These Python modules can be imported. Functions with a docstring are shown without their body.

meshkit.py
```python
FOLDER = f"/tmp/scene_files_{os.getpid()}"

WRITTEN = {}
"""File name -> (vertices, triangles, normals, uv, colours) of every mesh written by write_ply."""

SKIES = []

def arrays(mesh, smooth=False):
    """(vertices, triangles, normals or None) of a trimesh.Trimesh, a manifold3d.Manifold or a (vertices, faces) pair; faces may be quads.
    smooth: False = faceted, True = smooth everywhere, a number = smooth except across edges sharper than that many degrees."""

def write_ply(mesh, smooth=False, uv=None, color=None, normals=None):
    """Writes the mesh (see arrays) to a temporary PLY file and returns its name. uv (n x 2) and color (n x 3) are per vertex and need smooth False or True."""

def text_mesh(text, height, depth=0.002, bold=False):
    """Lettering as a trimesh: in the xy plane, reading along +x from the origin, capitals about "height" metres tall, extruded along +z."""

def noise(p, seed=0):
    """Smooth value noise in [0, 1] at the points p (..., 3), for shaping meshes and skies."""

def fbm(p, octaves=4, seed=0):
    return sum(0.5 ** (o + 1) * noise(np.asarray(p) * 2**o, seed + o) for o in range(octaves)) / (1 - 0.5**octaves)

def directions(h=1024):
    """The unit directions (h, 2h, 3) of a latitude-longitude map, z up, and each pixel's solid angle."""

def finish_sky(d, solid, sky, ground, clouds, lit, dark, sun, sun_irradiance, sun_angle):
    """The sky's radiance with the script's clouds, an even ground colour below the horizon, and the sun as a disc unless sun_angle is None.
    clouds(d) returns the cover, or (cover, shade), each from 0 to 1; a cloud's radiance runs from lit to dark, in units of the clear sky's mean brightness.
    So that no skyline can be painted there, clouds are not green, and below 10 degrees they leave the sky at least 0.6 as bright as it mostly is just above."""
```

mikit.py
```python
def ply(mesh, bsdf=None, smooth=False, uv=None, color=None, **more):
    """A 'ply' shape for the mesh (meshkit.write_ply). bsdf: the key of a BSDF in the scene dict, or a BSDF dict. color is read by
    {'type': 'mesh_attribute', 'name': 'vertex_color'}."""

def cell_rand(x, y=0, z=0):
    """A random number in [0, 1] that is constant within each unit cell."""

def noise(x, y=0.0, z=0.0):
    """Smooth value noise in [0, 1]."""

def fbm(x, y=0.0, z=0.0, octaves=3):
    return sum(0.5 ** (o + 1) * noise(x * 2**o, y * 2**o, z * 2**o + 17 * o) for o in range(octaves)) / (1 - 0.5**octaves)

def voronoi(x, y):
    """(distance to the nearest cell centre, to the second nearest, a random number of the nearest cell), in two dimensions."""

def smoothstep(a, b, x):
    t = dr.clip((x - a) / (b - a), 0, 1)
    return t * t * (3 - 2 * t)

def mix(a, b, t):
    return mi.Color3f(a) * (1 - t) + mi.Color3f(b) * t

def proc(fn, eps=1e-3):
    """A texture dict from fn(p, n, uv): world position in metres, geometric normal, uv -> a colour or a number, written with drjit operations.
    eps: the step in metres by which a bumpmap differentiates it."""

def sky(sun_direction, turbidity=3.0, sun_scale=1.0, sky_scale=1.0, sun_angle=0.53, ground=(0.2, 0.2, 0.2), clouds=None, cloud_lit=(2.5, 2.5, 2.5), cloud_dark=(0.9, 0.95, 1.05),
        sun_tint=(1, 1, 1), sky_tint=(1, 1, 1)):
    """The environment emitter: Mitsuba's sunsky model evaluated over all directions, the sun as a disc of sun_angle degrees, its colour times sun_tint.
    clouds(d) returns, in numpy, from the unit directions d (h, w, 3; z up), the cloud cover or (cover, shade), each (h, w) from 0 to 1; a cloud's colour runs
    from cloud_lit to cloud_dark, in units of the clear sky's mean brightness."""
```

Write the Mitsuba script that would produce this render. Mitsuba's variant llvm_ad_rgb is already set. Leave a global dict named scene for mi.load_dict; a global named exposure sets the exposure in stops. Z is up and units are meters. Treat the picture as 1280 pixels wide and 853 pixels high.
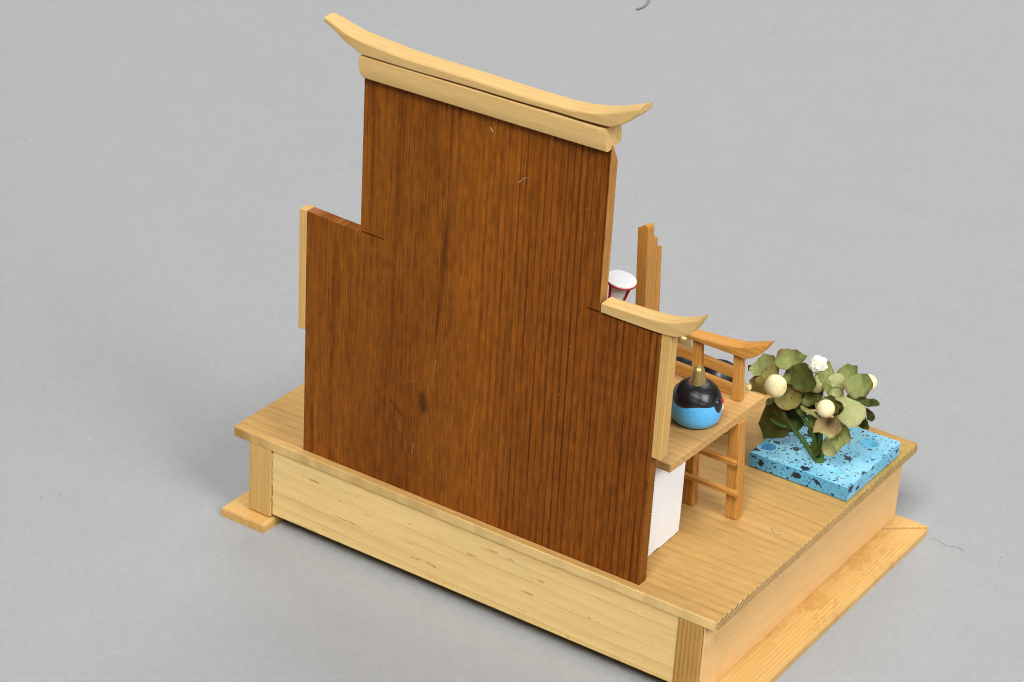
import math, random
import numpy as np, trimesh, drjit as dr, mitsuba as mi, mikit, meshkit
import manifold3d as m3
from shapely.geometry import Polygon
from mikit import noise, fbm, smoothstep, mix, cell_rand, voronoi

# ------------------------------------------------------------------ camera, light, exposure
# The model is laid out in "units" (1 unit = depth of the base board); S turns them into metres, the paper lies at z = 0.
S, Z0 = 0.15, 0.244
rng = np.random.default_rng(7)
scene, labels = {}, {}
T = mi.ScalarTransform4f


def W(p):
    p = np.asarray(p, float)
    return (p + np.array([0, 0, Z0])) * S


CAM, FWD, DOWN = np.array([3.44733, -4.19099, 3.12921]), np.array([-0.473453, 0.746401, -0.467684]), np.array([0.299859, -0.362668, -0.882358])
scene['camera'] = {'type': 'perspective', 'fov': 22.63, 'fov_axis': 'x', 'near_clip': 0.05, 'far_clip': 20.0,
                   'to_world': T().look_at(origin=W(CAM).tolist(), target=W(CAM + FWD).tolist(), up=(-DOWN).tolist())}
exposure = 0.0


def softbox(key, pos, aim, w, h, power, tint, label):
    """A studio softbox: a black tapered housing with a glowing square of cloth at its mouth."""
    pos, aim = np.array(pos, float), np.array(aim, float)
    f = aim - pos
    f /= np.linalg.norm(f)
    r = np.cross(f, [0, 0, 1.0])
    r /= np.linalg.norm(r)
    u = np.cross(r, f)
    q = lambda a, b, c: pos + r * a * w / 2 + u * b * h / 2 + f * c
    v = [q(-1, -1, 0), q(1, -1, 0), q(1, 1, 0), q(-1, 1, 0)]
    pane = trimesh.Trimesh(v, [[0, 1, 2], [0, 2, 3]], process=False)
    if np.dot(pane.face_normals[0], f) < 0:
        pane.invert()
    rad = [float(power * t) for t in tint]
    scene[key + '__diffuser'] = mikit.ply(pane, {'type': 'diffuse', 'reflectance': {'type': 'rgb', 'value': [.8, .8, .8]}},
                                          emitter={'type': 'area', 'radiance': {'type': 'rgb', 'value': rad}})
    b = [q(-1.02, -1.02, .01), q(1.02, -1.02, .01), q(1.02, 1.02, .01), q(-1.02, 1.02, .01),
         q(-.2, -.2, -.35), q(.2, -.2, -.35), q(.2, .2, -.35), q(-.2, .2, -.35)]
    fs = [[0, 1, 5, 4], [1, 2, 6, 5], [2, 3, 7, 6], [3, 0, 4, 7], [4, 5, 6, 7]]
    scene[key + '__housing'] = mikit.ply((np.array(b), np.array(fs)), {'type': 'twosided', 'bsdf': {'type': 'diffuse', 'reflectance': {'type': 'rgb', 'value': [.03, .03, .03]}}})
    labels[key] = {'label': label, 'category': 'studio lamp'}


softbox('softbox', (3.5, -.60, 2.85), (.12, .35, .0), 1.8, 1.8, 14.5, (1, .995, .99), 'black studio softbox lighting the model from the right')
softbox('softbox_001', (-.55, 1.75, 2.2), (-.25, .8, 0), 2.0, 1.6, 3.6, (.985, 1.0, 1.0), 'large black overhead softbox above the model')
softbox('softbox_002', (.80, -2.55, 3.45), (.1, .4, .0), 1.5, 1.5, 25.5, (.99, 1.0, 1.0), 'black softbox high behind the camera')


# ------------------------------------------------------------------ helpers
def add(key, mesh, bsdf, smooth=False, **k):
    v, f, _ = meshkit.arrays(mesh)
    scene[key] = mikit.ply(trimesh.Trimesh(W(v), f, process=False), bsdf, smooth, **k)


def tag(key, label, cat=None, group=None, kind=None):
    labels[key] = {'label': label}
    if cat: labels[key]['category'] = cat
    if group: labels[key]['group'] = group
    if kind: labels[key]['kind'] = kind


def hull(pts):
    return trimesh.convex.convex_hull(np.asarray(pts, float))


def box(lo, hi, b=.003, jit=0.0, lean=(0, 0)):
    """A box with chamfered edges; lean shifts x and y per unit of height."""
    lo, hi = np.array(lo, float), np.array(hi, float)
    b = min(b, .45 * (hi - lo).min())
    p = []
    for sx in (0, 1):
        for sy in (0, 1):
            for sz in (0, 1):
                s = np.array([sx, sy, sz])
                c = np.where(s, hi, lo) + (rng.random(3) - .5) * jit
                d = np.where(s, -1, 1) * b
                p += [c + d * [0, 1, 1], c + d * [1, 0, 1], c + d * [1, 1, 0], c + d * [.3, .3, 1], c + d * [1, .3, .3], c + d * [.3, 1, .3]]
    p = np.array(p)
    p[:, 0] += lean[0] * (p[:, 2] - lo[2])
    p[:, 1] += lean[1] * (p[:, 2] - lo[2])
    return hull(p)


def loft(rings, caps=True):
    """Closed mesh through rings of equally many points (n, m, 3); each ring runs round its section."""
    R = np.asarray(rings, float)
    n, m = R.shape[:2]
    f = []
    for i in range(n - 1):
        for j in range(m):
            a, b, c, d = i * m + j, i * m + (j + 1) % m, (i + 1) * m + (j + 1) % m, (i + 1) * m + j
            f += [[a, b, c], [a, c, d]]
    v = R.reshape(-1, 3)
    if caps:
        v = np.vstack([v, R[0].mean(0), R[-1].mean(0)])
        for j in range(m):
            f += [[(j + 1) % m, j, n * m], [(n - 1) * m + j, (n - 1) * m + (j + 1) % m, n * m + 1]]
    t = trimesh.Trimesh(v, f, process=False)
    if t.volume < 0: t.invert()
    return t


def section(y0, y1, z0, z1, b, crown=0.0, k=3):
    """Rounded rectangle in (y, z), with a slightly crowned top."""
    b = max(min(b, .48 * (y1 - y0), .48 * (z1 - z0)), 1e-4)
    out = []
    for cy, cz, a0 in ((y1 - b, z1 - b, 0), (y0 + b, z1 - b, 90), (y0 + b, z0 + b, 180), (y1 - b, z0 + b, 270)):
        for i in range(k + 1):
            a = math.radians(a0 + 90 * i / k)
            out.append((cy + b * math.cos(a), cz + b * math.sin(a)))
        if a0 == 0:
            for t in (.25, .5, .75):
                out.append((y1 - b + (y0 - y1 + 2 * b) * t, z1 + crown * 4 * t * (1 - t)))
    return np.array(out)


def curved_beam(top, bot, y0, y1, n=60, b=.006, crown=0.0, tip=(1, 1), wob=.0012, seed=1):
    """A carved beam along x: top and bottom edge as (x, z) curves, narrowing to its tips."""
    top, bot = np.array(top), np.array(bot)
    xa, xb = max(top[0, 0], bot[0, 0]), min(top[-1, 0], bot[-1, 0])
    xs = xa + (xb - xa) * (0.5 - 0.5 * np.cos(np.linspace(0, np.pi, n)))
    from scipy.interpolate import PchipInterpolator as PI_
    zt, zb = PI_(top[:, 0], top[:, 1])(xs), PI_(bot[:, 0], bot[:, 1])(xs)
    rings = []
    for i, x in enumerate(xs):
        e = wob * (meshkit.noise(np.array([x * 14, seed, 3.])) - .5) * 2
        t0, t1 = min(1, (x - xa) / .12), min(1, (xb - x) / .12)
        w = (tip[0] + (1 - tip[0]) * math.sin(t0 * math.pi / 2)) * (tip[1] + (1 - tip[1]) * math.sin(t1 * math.pi / 2))
        c, hw = (y0 + y1) / 2, (y1 - y0) / 2 * w
        s = section(c - hw + e, c + hw, zb[i], max(zt[i], zb[i] + .003), b, crown)
        rings.append(np.c_[np.full(len(s), x), s])
    return loft(rings)


def lathe(prof, n=40, wob=0.0, seed=0, lean=0.0):
    prof = np.array(prof, float)
    a = np.linspace(0, 2 * np.pi, n, endpoint=False)
    rings = []
    for r, z in prof:
        rr = r * (1 + wob * (meshkit.noise(np.c_[np.cos(a) * 1.3 + 5, np.sin(a) * 1.3, np.full(n, z * 30 + seed)]) - .5) * 2)
        rings.append(np.c_[rr * np.cos(a) + lean * z, rr * np.sin(a), np.full(n, z)])
    return loft(rings)


def tube(pts, rad, k=8):
    """A tube through points with a radius at each."""
    pts = np.array(pts, float)
    rad = np.broadcast_to(rad, len(pts))
    rings = []
    for i, p in enumerate(pts):
        t = pts[min(i + 1, len(pts) - 1)] - pts[max(i - 1, 0)]
        t /= np.linalg.norm(t)
        s = np.cross(t, [0.3, 0.2, 1.0] if abs(t[2]) < .9 else [1.0, 0, 0])
        s /= np.linalg.norm(s)
        q = np.cross(t, s)
        a = np.linspace(0, 2 * np.pi, k, endpoint=False)
        rings.append(p + rad[i] * (np.cos(a)[:, None] * s + np.sin(a)[:, None] * q))
    return loft(rings)


def spline(pts, n):
    from scipy.interpolate import CubicSpline
    pts = np.array(pts, float)
    t = np.r_[0, np.cumsum(np.linalg.norm(np.diff(pts, axis=0), axis=1))]
    return CubicSpline(t, pts)(np.linspace(0, t[-1], n))


def plate(poly, y0, y1, b=.0012):
    """A board cut to a polygon in (x, z), from y0 to y1, its near and far edges slightly eased."""
    mid = m3.CrossSection([np.array(poly.exterior.coords)[:-1]])
    ins = mid.offset(-b, m3.JoinType.Miter)
    parts = [mid.extrude(y1 - y0 - 2 * b).translate([0, 0, b])]
    for z, c, h in ((0, ins, y1 - y0),):
        parts.append(c.extrude(h).translate([0, 0, z]))
    m = parts[0] + parts[1]
    v, f, _ = meshkit.arrays(m)
    v = np.c_[v[:, 0], y1 - v[:, 2], v[:, 1]]
    t = trimesh.Trimesh(v, f, process=False)
    if t.volume < 0: t.invert()
    return t


# ------------------------------------------------------------------ materials
def U(p):
    return p.x / S, p.y / S, p.z / S - Z0


def frac(x):
    return x - dr.floor(x)


def wood(axis, base, dark, period, slant=(0, 0), warp=.25, line=.6, tone=.18, seed=0.0, fleck=0.0, fleck_col=(.35, .16, .05), fibre=.10):
    """Solid wood: growth rings of the given period across the grain axis, with fibres and slow changes of tone along it."""
    base, dark = mi.Color3f(*base), mi.Color3f(*dark)

    def fn(p, n, uv):
        q = U(p)
        l = q[axis]
        a, c = [q[i] for i in range(3) if i != axis]
        ph = (a + slant[0] * c + slant[1] * l) / period
        w = fbm(ph * .17 + seed, l * 1.6 + seed, c * 3) - .5
        ph = ph + warp * 4 * w
        k = dr.floor(ph)
        r = ph - k
        late = smoothstep(.25, .82, r) * (1 - smoothstep(.86, 1.0, r)) * (.35 + .65 * cell_rand(k, 3, 1))
        t = noise(ph * .31 + 9, l * 1.1, c * 2 + seed) - .5
        f = noise(a * 420 + seed, c * 420, l * 22) - .5
        col = mix(base, dark, dr.clip(line * late, 0, 1))
        col = col * (1 + tone * 1.6 * t + fibre * 2 * f)
        if fleck:
            s = noise((c + .02 * l) * 190 + 40, l * 34 + seed, 3.0)
            g = noise(c * 34 + seed, l * 5.5, 4.0)
            col = mix(col, mi.Color3f(*fleck_col), fleck * smoothstep(.70, .86, s) * smoothstep(.52, .74, g))
        return dr.clip(col, 0, 1)

    return mikit.proc(fn)


def principled(name, col, rough=.55, spec=.35, bump=None, bscale=1.0, **k):
    b = {'type': 'principled', 'base_color': col, 'roughness': rough, 'specular': spec, **k}
    if bump is not None:
        b = {'type': 'bumpmap', 'arbitrary': bump, 'scale': bscale, 'bsdf': b}
    scene[name] = {'type': 'twosided', 'bsdf': b}


def rgb(*c):
    return {'type': 'rgb', 'value': list(c)}


PINE, PINE_D = (.82, .585, .235), (.68, .43, .13)
principled('pine_lengthwise', wood(0, PINE, PINE_D, .033, (1.0, .010), .30, .60, .08, 3.1, .8, (.50, .20, .035), .05), .55, .2)
principled('pine_plain', wood(0, (.60, .392, .152), (.50, .285, .082), .02, (.6, .0), .3, .40, .08, 8.3, 0, fibre=.05), .55, .2)
principled('pine_upright', wood(2, (.62, .380, .125), (.50, .265, .068), .0085, (.8, .0), .3, .6, .10, 1.7, 0, fibre=.06), .55, .2)
principled('blond_crosswise', wood(1, (.76, .49, .215), (.67, .395, .14), .06, (.35, .0), .3, .35, .12, 5.2, 0, fibre=.07), .55, .2)
principled('cedar_post', wood(2, (.52, .285, .075), (.25, .105, .022), .0105, (.10, .0), .25, .75, .12, 2.2, 0, fibre=.08), .55, .2)
principled('cedar_upright', wood(2, (.54, .255, .054), (.35, .130, .017), .009, (.7, .0), .3, .7, .14, 4.4, 0, fibre=.08), .5, .25)
principled('cedar_lengthwise', wood(0, (.54, .255, .054), (.35, .130, .017), .010, (.7, .0), .3, .6, .14, 6.4, 0, fibre=.08), .5, .25)
principled('shelf_wood', wood(0, (.56, .325, .115), (.43, .22, .058), .022, (1.2, .0), .35, .5, .14, 7.9, 0, fibre=.09), .55, .2)


def back_pine(p, n, uv):
    x, y, z = U(p)
    # long grain lines that run a little downhill to the right, unevenly spaced
    ph = (z + .022 * x + .020 * (fbm(x * 1.4 + 3, z * 9, 2) - .5)) / .0330
    k = dr.floor(ph)
    r = ph - k
    late = smoothstep(.05, .75, r) * (1 - smoothstep(.78, 1.0, r)) * cell_rand(k, 6, 3)
    late = late * (.35 + .8 * noise(x * 3, k * 3.1, 1.0))
    line = smoothstep(.70, .80, r) * (1 - smoothstep(.84, .93, r)) * smoothstep(.45, .75, noise(x * 5 + 20, k * 2.7, 5.0))
    col = mix(mi.Color3f(.79, .555, .230), mi.Color3f(.68, .425, .130), dr.clip(late * .8, 0, 1))
    col = mix(col, mi.Color3f(.56, .30, .08), .30 * line)
    col = col * (1 + .12 * (fbm(x * 4, z * 26, 4) - .5) + .08 * (noise(x * 26, z * 420, 2.0) - .5))
    # resin flecks: short rusty dashes here and there, and paler amber spots
    w = fbm(x * 40, z * 110, 3) - .5
    v1, v2, vr = voronoi(x * 9 + 4 + 1.2 * w, z * 44 + x * 1.1)
    size = cell_rand(dr.floor(vr * 997), 4, 4)
    f = (1 - smoothstep(.02, .08 + .17 * size, v1 + .14 * w)) * smoothstep(.50, .60, vr)
    col = mix(col, mix(mi.Color3f(.62, .38, .075), mi.Color3f(.42, .15, .025), smoothstep(.82, .90, vr)), .70 * f)
    return dr.clip(col, 0, 1)


principled('pine_back', mikit.proc(back_pine), .55, .2)


def seg(x, z, x0, z0, x1, z1):
    """Distance to a segment in a plane."""
    dx, dz = x1 - x0, z1 - z0
    t = dr.clip(((x - x0) * dx + (z - z0) * dz) / (dx * dx + dz * dz), 0, 1)
    return dr.sqrt(dr.square(x - x0 - t * dx) + dr.square(z - z0 - t * dz))


def panel_color(p, n, uv):
    x, y, z = U(p)
    # rings: fine and irregular on the left, wide and regular towards the right edge
    w = fbm(x * 7 + 3, z * .9) - .5
    xx = x + .020 * w * (1 - .75 * smoothstep(.62, .80, x)) + .0022 * (noise(x * 60, z * 2.2) - .5)
    ph = 150 * dr.minimum(xx, .66) + 60 * dr.maximum(xx - .66, 0)
    k = dr.floor(ph)
    r = ph - k
    wide = smoothstep(.62, .82, x)
    late = smoothstep(.28 + .22 * wide, .72, r) * (1 - smoothstep(.80, 1.0 - .06 * wide, r)) * (.35 + .40 * smoothstep(.62, .82, x) + (.65 - .40 * smoothstep(.62, .82, x)) * cell_rand(k, 5, 2))
    late = late * (.50 + .8 * noise(k * 1.7, z * 3.2, 2.0)) * (.75 + .45 * smoothstep(.66, .85, x))
    col = mix(mi.Color3f(.236, .070, .0064), mi.Color3f(.100, .0230, .0016), dr.clip(late * (.62 + .10 * wide), 0, 1))
    # broad bands of lighter and darker wood that wander up the board
    b = noise(x * 9 + 1.8 * fbm(z * .8, x * 2, 4), z * 1.0, 7.0)
    col = mix(col, col * mi.Color3f(1.35, 1.38, 1.4), smoothstep(.50, .92, b) * .6)
    col = mix(col, col * mi.Color3f(.66, .58, .50), smoothstep(.50, .10, b) * .6)
    # narrow dark streaks that start and stop
    st = noise(x * 58 + 1.5 * w, z * 2.1, 11.0)
    col = mix(col, col * mi.Color3f(.50, .38, .25), smoothstep(.72, .95, st) * .55 * (1 - .7 * wide))
    f = noise(x * 700, z * 34, 3.0) - .5
    g = noise(x * 300, z * 9, 5.0) - .5
    h = fbm(x * 90, z * 42, 9) - .5
    col = col * (1 + .46 * f + .34 * g + .46 * h)
    # redder, darker heartwood towards the right edge, a band with a ragged outline
    hb = smoothstep(.62, .90, x + .16 * (noise(z * 2.3, x * 3) - .5))
    col = mix(col, col * mi.Color3f(.82, .76, .70), hb)
    # dark resin streak
    sx = .6067 - (.9677 - z) * .066 + .010 * (noise(z * 5, 2.0) - .5)
    sw = .0050 * smoothstep(.30, .52, z) * (.4 + noise(z * 7, 8.0))
    d = 1 - smoothstep(sw * .2, sw * 2.2 + .001, dr.abs(x - sx) + .002 * (noise(x * 400, z * 20) - .5))
    col = mix(col, mi.Color3f(.040, .010, .0015), .75 * d * smoothstep(.32, .46, z) * smoothstep(.40, .60, noise(z * 3.4, 1.0) + .30 * smoothstep(.55, .8, z)))
    # knot smudge, curved scar, pale scratches and dents
    e = .016 * (fbm(x * 110, z * 60, 2) - .5)
    d = seg(x, z, .5400, .266, .5450, .240) + e
    col = mix(col, mi.Color3f(.035, .012, .004), .80 * (1 - smoothstep(-.004, .023, d)))
    e2 = .006 * (fbm(x * 150, z * 150, 2) - .5)
    d = dr.minimum(seg(x, z, .436, .258, .4574, .223), seg(x, z, .4574, .223, .4886, .1954)) + e2
    col = mix(col, mi.Color3f(.060, .018, .003), .65 * (1 - smoothstep(.0002, .0042, d)) * smoothstep(.25, .55, noise(x * 80, z * 80, 4.0) + .2))
    d = seg(x, z, .4826, .180, .4806, .163) + e
    col = mix(col, mi.Color3f(.30, .115, .02), .35 * (1 - smoothstep(.001, .010, d)))
    for a in ((.5215, .135, .5195, .110, .0018), (.6913, .311, .6807, .224, .0010), (.5753, .372, .5700, .335, .0011), (.503, .2935, .522, .2995, .0008), (.4515, .905, .455, .930, .0008)):
        d = seg(x, z, *a[:4]) + .4 * e2
        col = mix(col, mi.Color3f(.40, .18, .040), .60 * (1 - smoothstep(a[4] * .3, a[4] * 1.5, d)))
    # a few specks of pale dust
    v1, v2, vr = voronoi(x * 15 + 2 * fbm(z * 3, x * 3), z * 12)
    col = mix(col, mi.Color3f(.55, .38, .18), .5 * (1 - smoothstep(.004, .028, v1)) * smoothstep(.70, .76, vr))
    # raw sawn edge of the upper part and of the shoulders
    raw = smoothstep(.9908, .9915, x) * (1 - smoothstep(.9925, .9940, x)) * smoothstep(.633, .636, z)
    cut = smoothstep(.6300, .6312, z) * (1 - smoothstep(.6325, .634, z)) * (1 - smoothstep(.351, .353, x))
    col = mix(col, mi.Color3f(.43, .205, .052) * (1 + .5 * (noise(y * 420, z * 26) - .5)), .92 * raw)
    col = mix(col, mi.Color3f(.34, .125, .05) * (1 + .9 * (fbm(y * 300, x * 160) - .5)), .85 * cut)
    low = smoothstep(1.1468, 1.1474, x) * smoothstep(.006, .02, z)
    col = mix(col, mi.Color3f(.235, .088, .014) * (1 + .6 * (noise(y * 420, z * 20) - .5)), .75 * low)
    return dr.clip(col, 0, 1)


principled('cedar_panel', mikit.proc(panel_color), .6, .10)


def deck_color(p, n, uv):
    x, y, z = U(p)
    ph = (y - 2.6 * z * smoothstep(1.355, 1.3585, x)) / .027 + 3.2 * (fbm(x * 1.3 + 2, y * 3.5, 1) - .5) + .5 * x
    k = dr.floor(ph)
    r = ph - k
    late = smoothstep(.40, .80, r) * (1 - smoothstep(.86, 1.0, r)) * (.4 + .6 * cell_rand(k, 8, 1))
    end = smoothstep(1.3585, 1.3600, x)
    long = late * (.25 + .6 * noise(k * 2.3, x * 6, 1.0)) * (.6 + .8 * noise(x * 45, y * 330, 6.0))
    col = mix(mix(mi.Color3f(.480, .280, .090), mi.Color3f(.70, .475, .190), 1 - smoothstep(.0012, .0022, y)), mi.Color3f(.385, .205, .052), dr.clip(long, 0, 1))
    # the left part, behind the wall, is paler
    pe = (y - 1.5 * z) / .0215 + 2.2 * (fbm(y * 3.5, 1.0, 1) - .5)
    ke = dr.floor(pe)
    r = pe - ke
    k = ke
    ring = smoothstep(.40, .50, r) * (1 - smoothstep(.84, .94, r)) * (.75 + .25 * cell_rand(k, 8, 1))
    col = mix(col, mix((.60, .375, .145), (.20, .115, .042), ring), end)
    t = fbm(x * 2.2 + 1, y * 9, 3) - .5
    f = noise(x * 24, y * 430, 2.0) - .5
    g2 = fbm(x * 40, y * 60, 8) - .5
    col = col * (1 + .16 * t + .18 * f + .12 * g2)
    # small rubbed and soiled patches
    s = fbm(x * 11 + 4, y * 26, 6)
    col = mix(col, mi.Color3f(.33, .17, .045), .25 * smoothstep(.64, .80, s))
    # green-yellow paint that ran along the edge beside the blue slab
    g = smoothstep(1.325, 1.350, x + .035 * (noise(y * 34, 3.0) - .5)) * smoothstep(.56, .70, y + .10 * (noise(x * 60, y * 21) - .5))
    col = mix(col, col * mi.Color3f(.62, .86, .50), 0.30 * g)
    return dr.clip(col, 0, 1)


principled('deck_wood', mikit.proc(deck_color), .55, .2)


def moulding_color(p, n, uv):
    x, y, z = U(p)
    ph = (x + .55 * z) / .0100 + 1.6 * (fbm(x * 8, y * 1.2, 5) - .5)
    k = dr.floor(ph)
    r = ph - k
    late = smoothstep(.35, .8, r) * (1 - smoothstep(.86, 1, r)) * (.4 + .6 * cell_rand(k, 2, 7))
    cut = 1 - smoothstep(-.0305, -.0285, y)
    col = mix((.60, .365, .125), (.50, .27, .070), dr.clip(late * (.75 + .3 * cut), 0, 1))
    col = col * (1 + .22 * (fbm(x * 6, y * 2.4, 1) - .5) + .14 * (noise(x * 430, y * 18) - .5))
    # brown varnish blots near the board
    s = fbm(x * 22 + 2, y * 12, 8) + .36 * (fbm(x * 110, y * 70, 3) - .5) * 2 + .25 * smoothstep(1.395, 1.345, x) * smoothstep(1.2, 1.3, x) - .06
    col = mix(col, mi.Color3f(.42, .20, .035), .42 * smoothstep(.56, .82, s) * smoothstep(.2, .35, y) * (1 - smoothstep(.88, .93, y)))
    return dr.clip(col, 0, 1)


principled('moulding_wood', mikit.proc(moulding_color), .52, .25)


def paper_color(p, n, uv):
    x, y, z = U(p)
    m = fbm(x * 9, y * 9, 1) - .5
    g = fbm(x * 95, y * 95, 2) - .5
    h = noise(x * 330, y * 150, 5) + noise(x * 150 + 9, y * 330, 7) - 1
    col = mi.Color3f(.326, .327, .326) * (1 + .034 * m + .075 * g + .050 * h)
    v1, v2, vr = voronoi(x * 2.6, y * 2.6)
    col = mix(col, mi.Color3f(.13, .13, .14), .7 * (1 - smoothstep(.004, .010, v1)) * smoothstep(.80, .82, vr))
    col = mix(col, mi.Color3f(.75, .75, .75), .4 * (1 - smoothstep(.004, .010, v1)) * (1 - smoothstep(.08, .10, vr)))
    return dr.clip(col, 0, 1)


principled('grey_paper', mikit.proc(paper_color), .75, .2)


sy0_, sx1_ = .6330, 1.3505


def white_color(p, n, uv):
    x, y, z = U(p)
    c = mi.Color3f(.87, .905, .93) * (1 + .03 * (noise(y * 160, z * 12) - .5))
    d = fbm(y * 70 + 3, z * 70, x * 60)
    c = mix(c, mi.Color3f(.50, .36, .22), .5 * smoothstep(.80, .88, d))
    rough_edge = smoothstep(.0045, .001, z + .005 * (noise(y * 70, 2.0) - .5))
    return mix(c, mi.Color3f(.34, .21, .11), rough_edge)


principled('white_paint', mikit.proc(white_color), .45, .4)
principled('lantern_paper', rgb(.84, .83, .82), .6, .25)
principled('lantern_side', rgb(.62, .64, .60), .6, .25)
principled('red_paint', rgb(.50, .012, .022), .35, .5)
principled('black_paint', mikit.proc(lambda p, n, uv: mi.Color3f(.012, .011, .012) * (1 + .5 * (noise(p.x * 9000, p.y * 9000, p.z * 9000) - .5))), .30, .6,
           bump=mikit.proc(lambda p, n, uv: fbm(p.x * 3200, p.y * 3200, p.z * 3200), 5e-5), bscale=8e-5)
principled('blue_paint', mikit.proc(lambda p, n, uv: mi.Color3f(.11, .46, .82) * (1 + .22 * (fbm(p.x * 900, p.y * 900, p.z * 900) - .5))), .38, .45)
principled('gold_paint', rgb(.46, .32, .12), .36, .5, metallic=.65)
principled('skin_white', rgb(.82, .78, .74), .5, .4)
principled('dark_hair_fibre', rgb(.10, .10, .12), .6, .3)
principled('grey_fibre', rgb(.25, .255, .285), .7, .2)
principled('dried_glue', rgb(.52, .36, .19), .5, .3)
principled('pale_fibre', rgb(.56, .45, .30), .6, .3)


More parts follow.
